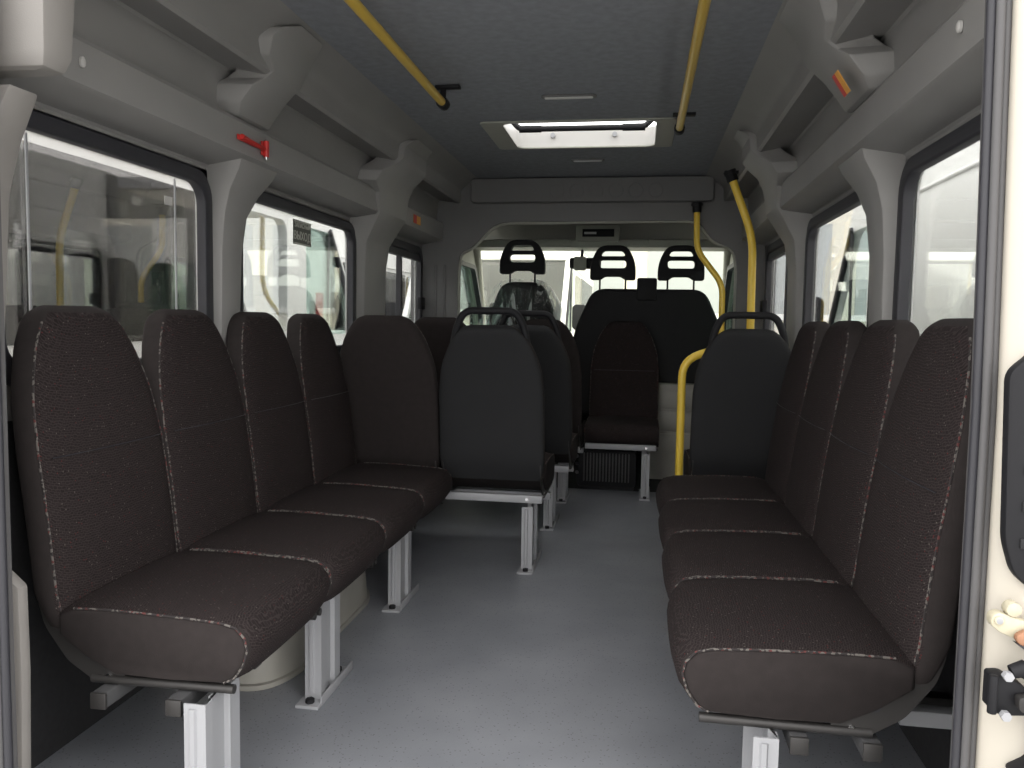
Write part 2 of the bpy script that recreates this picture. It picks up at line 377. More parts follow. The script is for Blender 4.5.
# header panel with faint round embossing
b = MB()
hp = rrect(-.775, .79, 1.905, 2.062, .02, 3)
b.loft([[(x, 5.375, z) for x, z in hp], [(x, 5.335, z) for x, z in hp], [(x*.99, 5.325, 1.984+(z-1.984)*.93) for x, z in hp]], M['bulk'])
b.build('header_panel', wf, ang=25)
b = MB()
for k in range(6):
    cxx = -.20+k*.125
    b.tube([(cxx+.045*math.cos(t), 5.326, 1.975+.045*math.sin(t)) for t in [2*PI*j/20 for j in range(20)]], .0032, M['bulk'], n=6, closed=True)
b.build('embossed_ring', wf)

# roof hatch
h = tag(empty('roof_hatch', (0, -.07, 0)), 'open roof hatch with beige frame and white liner in the ceiling', 'roof hatch')
plate('frame', [rrect(-.43, .49, 3.94, 4.535, .03), rrect(-.325, .40, 3.965, 4.515, .05)], 'z', 2.061, 2.0695, M['cabplastic'], h, bevel=.002)
b = MB(); lp = rrect(-.334, .409, 3.956, 4.524, .05); lo_ = rrect(-.35, .425, 3.94, 4.54, .055)
b.loft([[(x, y, 2.06) for x, y in lp], [(x, y, 2.165) for x, y in lp]], M['liner'], cap=False)
b.loft([[(x, y, 2.14) for x, y in lo_], [(x, y, 2.165) for x, y in lo_]], M['liner'], cap=False)
b.build('liner', h)
b = MB(); b.tube(smoothpts([(-.31, 4.20, 2.13), (-.27, 4.17, 2.083), (.345, 4.17, 2.083), (.385, 4.20, 2.13)], .03), .014, M['blackplastic'])
b.tube([(-.27, 4.17, 2.083), (-.16, 4.17, 2.083)], .018, M['blackplastic']); b.tube([(.24, 4.17, 2.083), (.35, 4.17, 2.083)], .018, M['blackplastic'])
b.build('handle', h)
for x in (-.14, .19):
    b = MB(); b.tube([(x, 4.524, 2.128), (x, 4.505, 2.128)], .013, M['steel']); b.build('catch', h)
b = MB(); b.loft([[(x*1.05, y, 2.33) for x, y in lo_], [(x*1.05, y, 2.338) for x, y in lo_]], M['glass']); b.build('lid', h)
# small flush ceiling lamps
for (x0, x1, y, lab) in ((-.085, .147, 3.47, 'slim flush ceiling lamp on the rear door side of the roof hatch'), (-.071, .122, 4.80, 'slim flush ceiling lamp between the roof hatch and the header panel')):
    e = tag(empty('ceiling_lamp', ((x0+x1)/2, y, 2.069)), lab, 'ceiling lamp', 'slim ceiling lamps'); hw = (x1-x0)/2
    b = MB(); b.prism(rrect(-hw, hw, -.022, .022, .02), 'z', -.008, 0, M['bulk']); b.build('bezel', e, bevel=.002)
    b = MB(); b.prism(rrect(-hw+.015, hw-.015, -.010, .010, .009), 'z', -.013, -.007, M['lamp']); b.build('lens', e, bevel=.002)

# ------------------------------------------------------------------ grab rails
def flange(b, p, ax, r=.03):
    q = Vector(p); d = Vector(ax).normalized(); b.tube([q, q+d*.012], r, M['blackplastic'], n=14); b.tube([q-d*.0, q-d*.03], r*.72, M['blackplastic'], n=14)
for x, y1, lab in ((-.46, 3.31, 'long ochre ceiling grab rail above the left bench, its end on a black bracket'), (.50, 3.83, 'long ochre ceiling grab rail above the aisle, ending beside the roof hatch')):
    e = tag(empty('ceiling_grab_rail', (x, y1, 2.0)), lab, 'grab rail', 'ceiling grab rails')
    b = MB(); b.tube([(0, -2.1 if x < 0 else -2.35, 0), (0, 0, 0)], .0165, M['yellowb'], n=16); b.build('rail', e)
    for yy in (-.03, -1.9):
        b = MB(); b.tube([(0, yy-.025, 0), (0, yy+.025, 0)], .024, M['blackplastic']); b.tube([(0, yy, .01), (0, yy, .058)], .012, M['blackplastic'])
        b.box(-.03, .07, yy-.018, yy+.018, .056, .068, M['blackplastic']); b.build('bracket', e, bevel=.002)
def pole(name, pts, lab, r=.019, top=True, rb=.10, mt='yellow'):
    o = Vector(pts[-1]); e = tag(empty(name, o), lab, 'grab pole')
    b = MB(); b.tube(smoothpts([Vector(p)-o for p in pts], rb), r, M[mt], n=18); b.build('pole', e)
    if top:
        b = MB(); q = Vector(pts[0])-o; d = (Vector(pts[1])-Vector(pts[0])).normalized()
        b.tube([q-d*.02, q+d*.03], r*1.45, M['blackplastic'], n=14); b.box(q.x-.036, q.x+.036, q.y-.02, q.y+.02, q.z+.012, q.z+.026, M['blackplastic'])
        b.tube([q-d*.03, q-d*.01], r*1.6, M['blackplastic']); b.build('top_flange', e)
    b = MB(); b.tube([(0, 0, 0), (0, 0, .02)], r*1.9, M['blackplastic'], n=14); b.build('base_flange', e)
    return e
pole('grab_pole', [(.815, 4.6, 1.93), (.940, 4.6, 1.60), (.955, 4.6, 0)], 'tall yellow grab pole rising from behind the black-handled seat on the right to the cove', .021)
pole('grab_pole', [(.683, 5.3, 1.86), (.69, 5.3, 1.595), (.855, 5.3, 1.385), (.868, 5.3, 0)], 'cranked yellow grab pole hanging from the front arch beside the cab seats', .019, rb=.07)
pole('grab_pole', [(.90, 4.16, 1.01), (.74, 4.16, 1.01), (.565, 4.16, .95), (.565, 4.16, 0)], 'low curved yellow grab bar at the aisle edge of the black-handled seat on the right', .020, top=False, rb=.16)

# ------------------------------------------------------------------ passenger seats
def wz(z):
    T = [(.40, .222), (.44, .238), (.50, .243), (.80, .240), (.91, .228), (.96, .216), (.995, .203), (1.035, .188), (1.07, .168), (1.10, .148), (1.124, .126), (1.136, .108), (1.146, .08)]
    for (a, va), (c, vc) in zip(T, T[1:]):
        if a <= z <= c: return va+(vc-va)*(z-a)/(c-a)
    return T[-1][1]
def make_seat(handle):
    e = empty('passenger_seat')
    # backrest; seat faces +Y
    b = MB(); zs = [.40, .41, .43, .46, .50, .56, .64, .72, .80, .86, .91, .95, .98, 1.01, 1.04, 1.07, 1.09, 1.105, 1.118, 1.128, 1.136, 1.142, 1.145]
    loops = []; K = 36
    for z in zs:
        w = wz(z); t = (z-.46)/.66
        zz = z-(.035*(z-.9)/.245 if handle and z > .9 else 0)
        yf = -.103*max(t, -.1) - .012*math.sin(PI*min(max(t, 0), 1))*-1
        th = .085 if z > .5 else .085-.03*(.5-z)/.1
        th += .0
        if z > 1.09: k = (z-1.09)/.055; th = .085-.055*k**3; yf -= .026*k**3
        cyy = yf-th/2
        lp = selip(w, th/2, 5.0, K)
        loops.append([(x, cyy+y+(.010*(1-(x/w)**2) if y > 0 else 0), zz) for x, y in lp])
    b.loft(loops, M['side'])
    o = b.build('backrest', e, ang=60)
    me = o.data; me.materials.append(M['fab']); me.materials.append(M['shell'])
    for p in me.polygons:
        c = p.center
        if p.normal.y > .55 and c.z < 1.128: p.material_index = 1
        elif p.normal.y < -.5 and handle: p.material_index = 2
        elif handle and c.z > 1.095: p.material_index = 2
    for sgn in (-1, 1):
        b = MB(); P = []
        for i, z in enumerate(zs[3:-5]):
            lp = loops[i+3]; q = min(lp, key=lambda v: abs(v[0]-sgn*wz(z)*.965)+(0 if v[1] > sum(a[1] for a in lp)/K else 9))
            P.append((q[0]*1.0, q[1]+.0005, q[2]))
        b.tube(P, .0026, M['stitch'], n=6); b.build('piping', o)
    b = MB(); b.tube([(x, .0125*(1-(x/.24)**2)-.0435, .80) for x in [-.21+.03*k for k in range(15)]], .0014, M['seal'], n=5); b.build('seam', o)
    # cushion: side profile lofted sideways
    pr = [(.02, .470), (.10, .472), (.20, .470), (.30, .466), (.38, .461), (.415, .452), (.435, .432), (.442, .405), (.432, .37), (.41, .338), (.385, .326), (.25, .322), (.12, .325), (.05, .36), (-.02, .41), (-.02, .455)]
    b = MB(); W = .2425; loops = []; xs = [-1, -.985, -.94, -.8, -.55, -.25, 0, .25, .55, .8, .94, .985, 1]
    for u in xs:
        k = 1-abs(u); sh = 1 if abs(u) < .93 else (.985 if abs(u) < .97 else (.955 if abs(u) < .99 else .925))
        cr = .016*(1-u**4)
        loops.append([(u*W, .205+(y-.205)*sh+(cr if y > .3 else 0), .40+(z-.40)*sh+(cr*.8 if z > .44 else 0)) for y, z in pr])
    b.loft(loops, M['side'])
    o = b.build('cushion', e, ang=50)
    me = o.data; me.materials.append(M['fab'])
    for p in me.polygons:
        if abs(p.normal.x) < .5 and (p.normal.z > .1 or p.normal.y > .6): p.material_index = 1
    for sgn in (-1, 1):
        b = MB(); lp = loops[-3] if sgn > 0 else loops[2]; lp2 = loops[-2] if sgn > 0 else loops[1]
        P = [(lp2[i][0], lp2[i][1]*.5+lp[i][1]*.5, (lp2[i][2]+lp[i][2])/2+.001) for i in range(0, 11)]
        b.tube(P, .0026, M['stitch'], n=6); b.build('piping', o)
    # side brackets and carrier tubes
    for sgn in (-1, 1):
        b = MB(); x = sgn*.226
        b.prism(rpoly([(-.075, .485), (-.030, .50), (.0, .44), (.10, .345), (.14, .33), (.14, .304), (.07, .3005), (.0, .345), (-.055, .42)], .015, 3), 'x', x-.003, x+.003, M['darkmetal'])
        b.tube([(x-.0045, .055, .362), (x+.0045, .055, .362)], .009, M['seal'], n=10)
        b.tube([(x-.006, .10, .318), (x+.006, .10, .318)], .006, M['chrome'], n=8)
        b.tube([(x, .06, .309), (x, .40, .311)], .0105, M['darkmetal'], n=10)
        b.build('bracket', e)
    if handle:
        b = MB(); b.tube(smoothpts([(-.165, -.135, 1.03), (-.152, -.14, 1.10), (-.115, -.145, 1.172), (.115, -.145, 1.172), (.152, -.14, 1.10), (.165, -.135, 1.03)], .06), .0165, M['blackplastic'], n=12)
        b.build('grab_handle', e)
    return e
protoA = make_seat(False); protoB = make_seat(True)
used = set()
def place(proto, x, y, rz, label, group):
    if proto.name not in used: used.add(proto.name); o = proto
    else: o = copy_tree(proto)
    o.location = (x, y, 0); o.rotation_euler = (0, 0, rz); tag(o, label, 'seat', group)
    return o
ordn = ['first', 'second', 'third', 'fourth']
for k in range(4):
    place(protoA, -.905, 1.842+.488*k, -PI/2, 'brown woven bench seat under the left windows, %s from the rear doors' % ordn[k], 'left bench seats')
for k in range(4):
    place(protoA, .893, 1.905+.488*k, PI/2, 'brown woven bench seat under the right windows, %s from the rear doors' % ordn[k], 'right bench seats')
place(protoA, -.793, 3.70, 0, 'dark forward-facing seat against the left wall at the end of the left bench', 'forward-facing seats')
place(protoB, -.305, 3.70, 0, 'dark forward-facing seat with a black top handle beside the aisle, first row', 'forward-facing seats')
place(protoA, -.735, 4.50, 0, 'dark forward-facing window seat in the second row, mostly hidden behind the first row', 'forward-facing seats')
place(protoB, -.245, 4.50, 0, 'dark forward-facing aisle seat with a black top handle, directly behind the first-row handled seat', 'forward-facing seats')
place(protoA, -.243, 5.20, 0, 'dark forward-facing aisle seat just behind the plastic-wrapped driver seat', 'forward-facing seats')
place(protoB, .845, 4.02, 0, 'dark forward-facing seat with a black top handle at the far end of the right bench', 'forward-facing seats')
place(protoA, .250, 5.74, PI, 'dark rear-facing seat above the black heater in front of the cab seats', 'rear-facing seat')

# seat frames
def leg_into(parent, x, y0, h, ln=.15):
    """folded channel leg with a foot plate; x is the outer edge of a .05 wide channel"""
    b = MB(); w = .05
    prof_ = [(0, 0), (w, 0), (w, .030), (w-.012, .036), (w-.012, ln-.05), (w, ln-.044), (w, ln), (0, ln), (0, ln-.004), (w-.004, ln-.004), (w-.004, ln-.038), (w-.016, ln-.046), (w-.016, .04), (w-.004, .034), (w-.004, .004), (0, .004)]
    b.prism([(x+u, y0+v) for u, v in prof_], 'z', .012, h, M['steel'])
    # near flange pressed rib
    b.prism([(x+.012, y0), (x+.016, y0-.006), (x+.026, y0-.006), (x+.030, y0)], 'z', .03, h-.01, M['steel'])
    o = b.build('leg', parent, ang=20)
    b = MB(); b.box(x-.012, x+w+.008, y0-.045, y0+ln+.09, 0, .010, M['steel']); b.box(x+w+.004, x+w+.009, y0-.02, y0+ln+.09, .0, .030, M['steel'])
    b.build('foot_plate', o, bevel=.002)
    for yy in (y0-.022, y0+ln+.05):
        b = MB(); b.tube([(x+.024, yy, .010), (x+.024, yy, .022)], .013, M['blackplastic'], n=6); b.build('foot_bolt', o, smooth=False)
    return o
def bench_frame(s, ya, yb, legs, lab):
    e = tag(empty('bench_frame', (0, 0, 0)), lab, 'seat frame', 'bench frames')
    for x in ((.622, .80) if s < 0 else (.69, .83)):
        b = MB(); xx = s*x
        b.box(xx-.018, xx+.018, ya, yb, .262, .298, M['railgrey']); b.build('rail', e, bevel=.004)
        b = MB(); b.box(xx-.0185, xx+.0185, ya-.008, ya, .261, .2975, M['darkmetal']); b.build('rail_end_cap', e, bevel=.002)
    for y in [ya+.35]+[l+.075 for l in legs[1:]]:
        b = MB(); b.box(min(s*.60, s*1.10), max(s*.60, s*1.10), y-.02, y+.02, .222, .257, M['darkmetal']); b.build('cross_bar', e, bevel=.003)
    for y in legs: leg_into(e, -.592 if s < 0 else .598, y, .297)
    return e
bench_frame(-1, 1.575, 3.50, [1.56, 2.20, 3.00], 'light grey steel frame and legs under the left bench seats')
bench_frame(1, 1.66, 3.56, [1.64, 2.35, 3.15], 'light grey steel frame and legs under the right bench seats')
def row_frame(x0, x1, y, xl, lab, side=1):
    e = tag(empty('seat_support', ((x0+x1)/2, y, 0)), lab, 'seat frame', 'row seat frames')
    for dy, zz in ((-.045, .352), (.30, .2965)):
        b = MB(); b.box(x0-e.location.x, x1-e.location.x, dy, dy+.036, zz-.034, zz, M['steel']); b.build('rail', e, bevel=.003)
    leg_into(e, xl-e.location.x, -.03, .296, .20)
    b = MB(); b.tube([(xl-e.location.x+.025, -.046, .335), (xl-e.location.x+.025, -.053, .335)], .008, M['chrome'], n=6); b.build('rail_bolt', e)
    return e
RF = [row_frame(-1.06, -.06, 3.605, -.152, 'pale steel frame and single leg under the first row aisle seat'),
      row_frame(-1.0, -.01, 4.39, -.143, 'pale steel frame and single leg of the second seat row'),
      row_frame(-.43, -.0, 5.09, -.135, 'pale steel frame with a short visible leg behind the driver seat'),
      row_frame(.02, .475, 5.28, .385, 'pale steel frame and leg carrying the rear-facing seat over the heater')]

# wheel arch cover
b = MB(); ap = rpoly([(-1.085, 2.24), (-.75, 2.24), (-.69, 2.36), (-.69, 3.06), (-.76, 3.2), (-1.085, 3.2)], [0, .09, .09, .1, .1, 0])
c0 = (-.95, 2.7)
def sc_(p, k): return [(c0[0]+(x-c0[0])*k, c0[1]+(y-c0[1])*k) for x, y in p]
b.loft([[(x, y, .001) for x, y in sc_(ap, 1.03)], [(x, y, .016) for x, y in sc_(ap, 1.03)], [(x, y, .018) for x, y in ap], [(x, y, .17) for x, y in sc_(ap, .97)], [(x, y, .20) for x, y in sc_(ap, .93)]], M['wheelarch'])
wa = b.build('wheel_arch_cover', ang=35); tag(wa, 'beige grey rounded wheel arch cover on the floor under the left bench', 'wheel arch cover')

# heater under the rear-facing seat
e = tag(empty('floor_heater', (.15, 5.60, 0)), 'black ribbed floor heater with metal hose fittings under the rear-facing seat', 'heater')
b = MB(); hp = rrect(-.20, .20, .02, .265, .03, 4)
b.loft([[(x, -.10, z) for x, z in hp], [(x, .12, z) for x, z in hp]], M['blackplastic']); b.build('casing', e, bevel=.004)
b = MB()
for k in range(15):
    x = -.15+k*.0215; b.box(x-.004, x+.004, -.125, -.10, .06, .25, M['railgrey'])
b.build('grille_ribs', e, bevel=.001)
b = MB(); b.box(-.19, .19, -.09, .11, 0.0, .02, M['blackplastic']); b.build('foot_tray', e)
for z in (.09, .15, .20):
    b = MB(); b.tube([(-.185, -.10, z+.03), (-.195, -.135, z+.03)], .013, M['chrome']); b.build('hose_fitting', e)

# ------------------------------------------------------------------ driver cab
S(plate('floor_cab', [[(-1.12, 5.46), (1.12, 5.46), (1.12, 7.5), (-1.12, 7.5)]], 'z', -.06, -.001, M['carpet'])); 
for s, side in ((-1, 'left'), (1, 'right')):
    d = S(empty('door_%d' % (1 if s < 0 else 2)))
    x0, x1 = (1.06, 1.13) if s > 0 else (-1.13, -1.06)
    hole = rpoly([(5.92, 1.0), (7.20, 1.0), (7.16, 1.20), (6.80, 1.60), (5.92, 1.60)], .07)
    plate('door_panel', [[(5.46, -.1), (7.55, -.1), (7.50, 1.05), (6.85, 1.85), (6.5, 2.05), (5.46, 2.05)], hole], 'x', x0, x1, M['cabplastic'], d)
    hin = rpoly([(5.96, 1.03), (7.15, 1.03), (7.11, 1.20), (6.77, 1.565), (5.96, 1.565)], .06)
    plate('door_glass_seal', [hole, hin], 'x', s*1.05-.02, s*1.05+.02, M['seal'], d)
    plate('door_glass', [hole], 'x', s*1.09-.002, s*1.09+.002, M['green'], d)
    b = MB(); b.tube([(s*1.0, 5.75, z) for z in (.1, 1.45)], .02, M['steel']); b.build('belt_post', d)
    b = MB(); b.box(s*1.0-.03, s*1.0+.03, 5.70, 5.74, 1.36, 1.46, M['blackplastic']); b.tube([(s*.99, 5.72, 1.45), (s*.98, 5.70, 1.36), (s*.99, 5.72, 1.30)], .012, M['chrome']); b.build('belt_guide', d, bevel=.004)
# windscreen, A pillars, roof
ws = S(empty('window_7'))
b = MB(); b.add([(-1.08, 7.5, 1.0), (1.08, 7.5, 1.0), (1.02, 6.85, 1.76), (-1.02, 6.85, 1.76)], [(0, 1, 2, 3)], M['screen']); b.build('windscreen_glass', ws, smooth=False)
for s in (-1, 1):
    b = MB(); b.tube([(s*1.12, 7.55, .95), (s*1.06, 6.85, 1.78)], .055, M['cabplastic'], n=12); b.build('pillar_trim', ws)
S(plate('ceiling_cab', [[(-1.12, 5.46), (1.12, 5.46), (1.12, 6.95), (-1.12, 6.95)]], 'z', 2.0, 2.05, M['bulk']))
sh = S(plate('trim_%d' % (tn+1), [[(6.86, 1.735), (6.62, 1.735), (6.60, 1.79), (6.64, 1.80), (6.92, 1.80), (6.92, 2.0), (6.97, 2.0), (6.97, 1.735)]], 'x', -1.06, 1.06, M['cabplastic'])); tn += 1
for x0, x1 in ((-.48, -.22), (.12, .40)):
    b = MB(); b.box(x0, x1, 6.59, 6.61, 1.745, 1.795, M['cabplastic']); b.build('console_panel', sh, bevel=.006)
e = tag(empty('tachograph', (-.0, 6.575, 1.775)), 'small grey tachograph unit with dark display on the overhead cab shelf', 'tachograph')
b = MB(); b.prism(rrect(-.17, .17, 0, .125, .02), 'y', -.04, .12, M['cabplastic']); b.build('housing', e, bevel=.004)
b = MB(); b.box(-.12, .13, -.048, -.039, .035, .095, M['blackplastic']); b.build('display', e, bevel=.002)
b = MB(); b.box(-.105, -.01, -.051, -.047, .055, .072, M['lamp']); b.build('display_strip', e, smooth=False)
e = tag(empty('rear_view_mirror', (-.14, 6.80, 1.62)), 'small pale rear-view mirror housing at the top of the windscreen', 'mirror')
b = MB(); b.prism(rrect(-.10, .16, -.045, .045, .02), 'y', -.02, .01, M['blackplastic']); b.build('mirror_glass', e, bevel=.004)
b = MB(); b.prism(rrect(-.06, .04, -.06, .05, .015), 'y', -.07, -.022, M['cabplastic']); b.build('sensor_housing', e, bevel=.004)
b = MB(); b.tube([(0, .0, .03), (0, .05, .12)], .012, M['blackplastic']); b.build('stalk', e)
# dashboard
b = MB(); b.prism([(6.95, -.05), (6.85, .55), (6.80, .88), (6.95, .98), (7.30, .995), (7.52, .99), (7.52, -.05)], 'x', -1.05, 1.05, M['shell'])
S(b.build('trim_%d' % (tn+1), bevel=.02)); tn += 1
# hull in front of the dash
b = MB(); b.prism([(7.52, -.3), (8.25, -.3), (8.28, .35), (8.1, .72), (7.54, 1.0)], 'x', -1.08, 1.08, M['cream']); S(b.build('trim_%d' % (tn+1), bevel=.03)); tn += 1

def headrest(parent, x, zt, zc, y, w=.168):
    o = plate('headrest', [rpoly([(-w, -.125), (-.09, -.125), (-.06, -.10), (.06, -.10), (.09, -.125), (w, -.125), (w, .0), (.105, .13), (-.105, .13), (-w, .0)], [.02, .02, .02, .02, .02, .02, .06, .06, .06, .06], 4),
              rrect(-.097, .097, -.038, .022, .022, 3), rpoly([(-.092, .05), (.092, .05), (.07, .09), (-.07, .09)], .02, 3)], 'y', -.045, .045, M['shell'], parent, bevel=.014)
    o.location = (x, y, zc)
    for dx in (-.095, .095):
        b = MB(); b.tube([(dx, 0, -.12), (dx, 0, zt-zc)], .007, M['blackplastic'], n=8); b.build('post', o)
    return o
def cab_back(parent, x0, x1, zt, y, name='backrest', zb=.42, shoulder=.16):
    out = rpoly([(x0+.015, zb), (x0-.0, zb+.25), (x0+.02, zt-.33), (x0+shoulder, zt), (x1-shoulder, zt), (x1-.02, zt-.33), (x1, zb+.25), (x1-.015, zb)], [.03, .1, .16, .09, .09, .16, .1, .03], 7)
    o = plate(name, [out], 'y', y, y+.13, M['shell'], parent, bevel=.03)
    return o
# driver seat, wrapped in film
def seatbase(parent, x0, x1, y0, y1):
    b = MB(); b.prism(rrect(x0, x1, y0, y1, .05), 'z', .42, .56, M['shell']); b.build('cushion', parent, bevel=.03)
dr = tag(empty('driver_seat', (-.505, 6.1, 0)), 'dark driver seat wrapped in clear plastic film, slotted headrest on top', 'seat')
cab_back(dr, -.335, .275, 1.43, 0, zb=.45, shoulder=.15); headrest(dr, -.035, 1.39, 1.615, .06, .172); seatbase(dr, -.27, .27, .10, .62)
b = MB(); b.box(-.22, .22, .08, .55, 0, .42, M['bulk']); b.build('pedestal', dr, bevel=.02)
fm, nt, bs = new_mat('clear_crinkled_film'); L = nt.links.new
bs.inputs['Base Color'].default_value = (.5, .5, .5, 1); bs.inputs['Roughness'].default_value = .12
o_ = nt.nodes['Material Output']; tr = nt.nodes.new('ShaderNodeBsdfTransparent'); gl = nt.nodes.new('ShaderNodeBsdfGlossy'); gl.inputs['Roughness'].default_value = .28
tc = nt.nodes.new('ShaderNodeTexCoord'); mp = nt.nodes.new('ShaderNodeMapping'); mp.inputs['Rotation'].default_value = (.0, .5, 0); mp.inputs['Scale'].default_value = (14, 3, 3)
nz = nt.nodes.new('ShaderNodeTexNoise'); nz.inputs['Scale'].default_value = 1.0; nz.inputs['Detail'].default_value = 4; nz.inputs['Distortion'].default_value = 1.2
L(tc.outputs['Object'], mp.inputs[0]); L(mp.outputs[0], nz.inputs['Vector'])
bp = nt.nodes.new('ShaderNodeBump'); bp.inputs['Strength'].default_value = 1; bp.inputs['Distance'].default_value = .12; L(nz.outputs['Fac'], bp.inputs['Height']); L(bp.outputs[0], gl.inputs['Normal'])
mx = nt.nodes.new('ShaderNodeMixShader')
rp = nt.nodes.new('ShaderNodeValToRGB'); rp.color_ramp.elements[0].position = .47; rp.color_ramp.elements[0].color = (.05, .05, .05, 1); rp.color_ramp.elements[1].position = .62; rp.color_ramp.elements[1].color = (.38, .38, .38, 1)
L(nz.outputs['Fac'], rp.inputs[0]); L(rp.outputs[0], mx.inputs[0])
L(tr.outputs[0], mx.inputs[1]); L(gl.outputs[0], mx.inputs[2]); L(mx.outputs[0], o_.inputs[0])
b = MB(); loops = []
for z, w in ((.75, .32), (.9, .325), (1.08, .315), (1.2, .285), (1.3, .235), (1.37, .195), (1.412, .155), (1.43, .10)):
    loops.append([(x-.03+.01*math.sin(9*x+14*z), y+.065+.008*math.sin(30*x+z*22), z+.02) for x, y in selip(w*1.08, .083 if z < 1.4 else .05, 3.2, 40)])
b.loft(loops, fm); b.build('plastic_wrap', dr)
# double passenger seat
ps = tag(empty('cab_bench_seat', (.405, 6.1, 0)), 'dark double passenger cab seat with two slotted headrests and seat belt block between', 'seat')
cab_back(ps, -.575, .575, 1.385, 0, zb=.45, shoulder=.17)
headrest(ps, -.265, 1.36, 1.575, .06); headrest(ps, .232, 1.36, 1.575, .06); seatbase(ps, -.52, .52, .12, .62)
b = MB(); b.box(-.085, .06, -.02, .09, 1.30, 1.465, M['shell']); b.build('belt_block', ps, bevel=.015)
e = tag(empty('seat_pedestal', (.60, 5.965, 0)), 'grey ribbed plastic pedestal below the cab bench seat, behind the low yellow bar', 'pedestal')
b = MB(); b.box(-.16, .36, .0, .11, 0, .64, M['wheelarch']); b.build('body', e, bevel=.012)
b = MB(); b.box(-.17, .37, -.012, .12, .64, .70, M['wheelarch']); b.build('top_lip', e, bevel=.012)
b = MB()
for z in (.20, .36, .52): b.box(-.155, .355, -.015, .0, z, z+.14, M['wheelarch'])
b.build('ribbed_panel', e, bevel=.008)

# ------------------------------------------------------------------ small fittings
# escape hammer on the left cornice face (facing +X)
e = tag(empty('escape_hammer', (-.966, 2.665, 1.712)), 'red emergency hammer clipped to the left cornice above the window pillar', 'hammer'); e.scale = (.8, .85, .8)
b = MB(); b.tube([(.012, -.13, .005), (.012, -.02, .0), (.012, .06, -.004)], [.011, .008, .010], M['red'], n=10); b.build('handle', e)
b = MB(); b.tube([(.014, .075, .032), (.014, .075, -.036)], .012, M['red'], n=10); b.build('head', e)
b = MB(); b.tube([(.014, .075, .031), (.014, .075, .042)], [.008, .003], M['chrome'], n=8); b.tube([(.014, .075, -.035), (.014, .075, -.048)], [.008, .003], M['chrome'], n=8); b.build('steel_tip', e)
b = MB(); b.box(0, .006, -.15, .10, -.010, .012, M['red']); b.box(0, .0065, .05, .10, -.03, .03, M['red']); b.build('holder', e, bevel=.002)
def sticker(name, loc, rot, w, hh, lab, hole=False):
    e = tag(empty(name, loc), lab, 'sticker'); e.rotation_euler = rot
    b = MB(); b.box(-w, w, -hh, hh, 0, .002, M['orange']); b.build('orange_field', e, smooth=False)
    b = MB(); b.box(-w, -w*.15, -hh, hh, .002, .003, M['red']); b.build('red_field', e, smooth=False)
    return e
# on the right rib (facing -X, tilted down) and on the left cornice ahead
st = sticker('warning_sticker', (.889, 2.45, 1.803), (0, 0, 0), .031, .034, 'red and orange warning sticker on the right roof rib')
st.rotation_euler = Matrix(((0, -.53, -.85), (-1, 0, 0), (0, .85, -.53))).to_euler()
st2 = sticker('warning_sticker', (-.967, 4.72, 1.717), (0, 0, 0), .075, .024, 'small red and orange warning sticker on the left cornice near the cab')
st2.rotation_euler = Matrix(((0, 0, 1), (1, 0, 0), (0, 1, 0))).to_euler()
for x, y, z, lab in ((-.968, 1.79, 1.717, 'white clip button on the left cornice near the rear door'), (.968, 1.795, 1.725, 'white clip button on the right cornice near the rear door')):
    b = MB(); sg = 1 if x < 0 else -1
    b.tube([(0, 0, 0), (sg*.006, 0, 0), (sg*.009, 0, 0)], [.009, .009, .005], M['liner'], n=12); o = b.build('clip_button'); o.location = (x, y, z); o.scale = (1, 1, 1.4)
    tag(o, lab, 'button', 'white clip buttons')
# exit sticker on the second left pane
e = tag(empty('exit_sticker', (-1.127, 3.43, 1.497)), 'grey emergency exit sticker with Cyrillic lettering on the left middle window', 'sticker')
b = MB(); b.box(0, .0015, -.095, .095, -.052, .052, M['stickergrey']); b.build('backing', e, smooth=False)
rm = Matrix(((0, 0, 1, 0), (1, 0, 0, 0), (0, 1, 0, 0), (0, 0, 0, 1)))   # text x -> +Y, text y -> +Z, normal -> +X
text('lettering', 'ЗАПАСНЫЙ', .029, M['letter'], e, Matrix.Translation((.003, 0, .030)) @ rm)
text('lettering', 'ВЫХОД', .050, M['letter'], e, Matrix.Translation((.003, 0, -.016)) @ rm)
b = MB()
for z in (.046, -.047): b.box(.0015, .003, -.085, .085, z-.002, z+.002, M['letter'])
b.build('border_line', e, smooth=False)
b = MB(); b.box(0, .0015, -.02, .02, -.013, .013, M['liner']); o = b.build('window_label', smooth=False); o.location = (-1.084, 2.33, 1.475)
tag(o, 'tiny white label near the far top corner of the left rear window', 'label')

# door jamb hardware on the right body corner
jy = 1.306
e = tag(empty('lamp_recess_panel', (.942, jy, .89)), 'black plastic recess panel in the cream body corner right of the doorway', 'panel')
b = MB(); b.prism(rpoly([(-.058, .17), (-.015, .21), (.10, .21), (.10, -.19), (.0, -.16), (-.035, -.13), (-.050, -.08)], .015), 'y', -.022, 0, M['blackplastic']); b.build('panel_body', e, bevel=.004)
b = MB()
for k in range(5): b.box(-.03, .09, -.026, -.021, -.09+k*.055, -.075+k*.055, M['shell'])
b.build('moulded_rib', e, bevel=.001)
e = tag(empty('door_check_strap', (.888, jy-.012, .675)), 'beige door check bracket with a rusty brown arm on the cream body corner', 'door check')
b = MB(); b.prism(rpoly([(-.012, .025), (.0, .03), (.035, .018), (.07, .012), (.07, -.03), (.03, -.012), (.0, .0), (-.012, .01)], .006), 'y', -.02, .0, M['beige'])
b.tube([(.018, -.002, .035), (.018, -.022, .035)], .011, M['beige'], n=14); b.tube([(-.002, -.018, .018), (-.002, -.024, .018)], .007, M['steel'], n=10); b.build('bracket', e, bevel=.002)
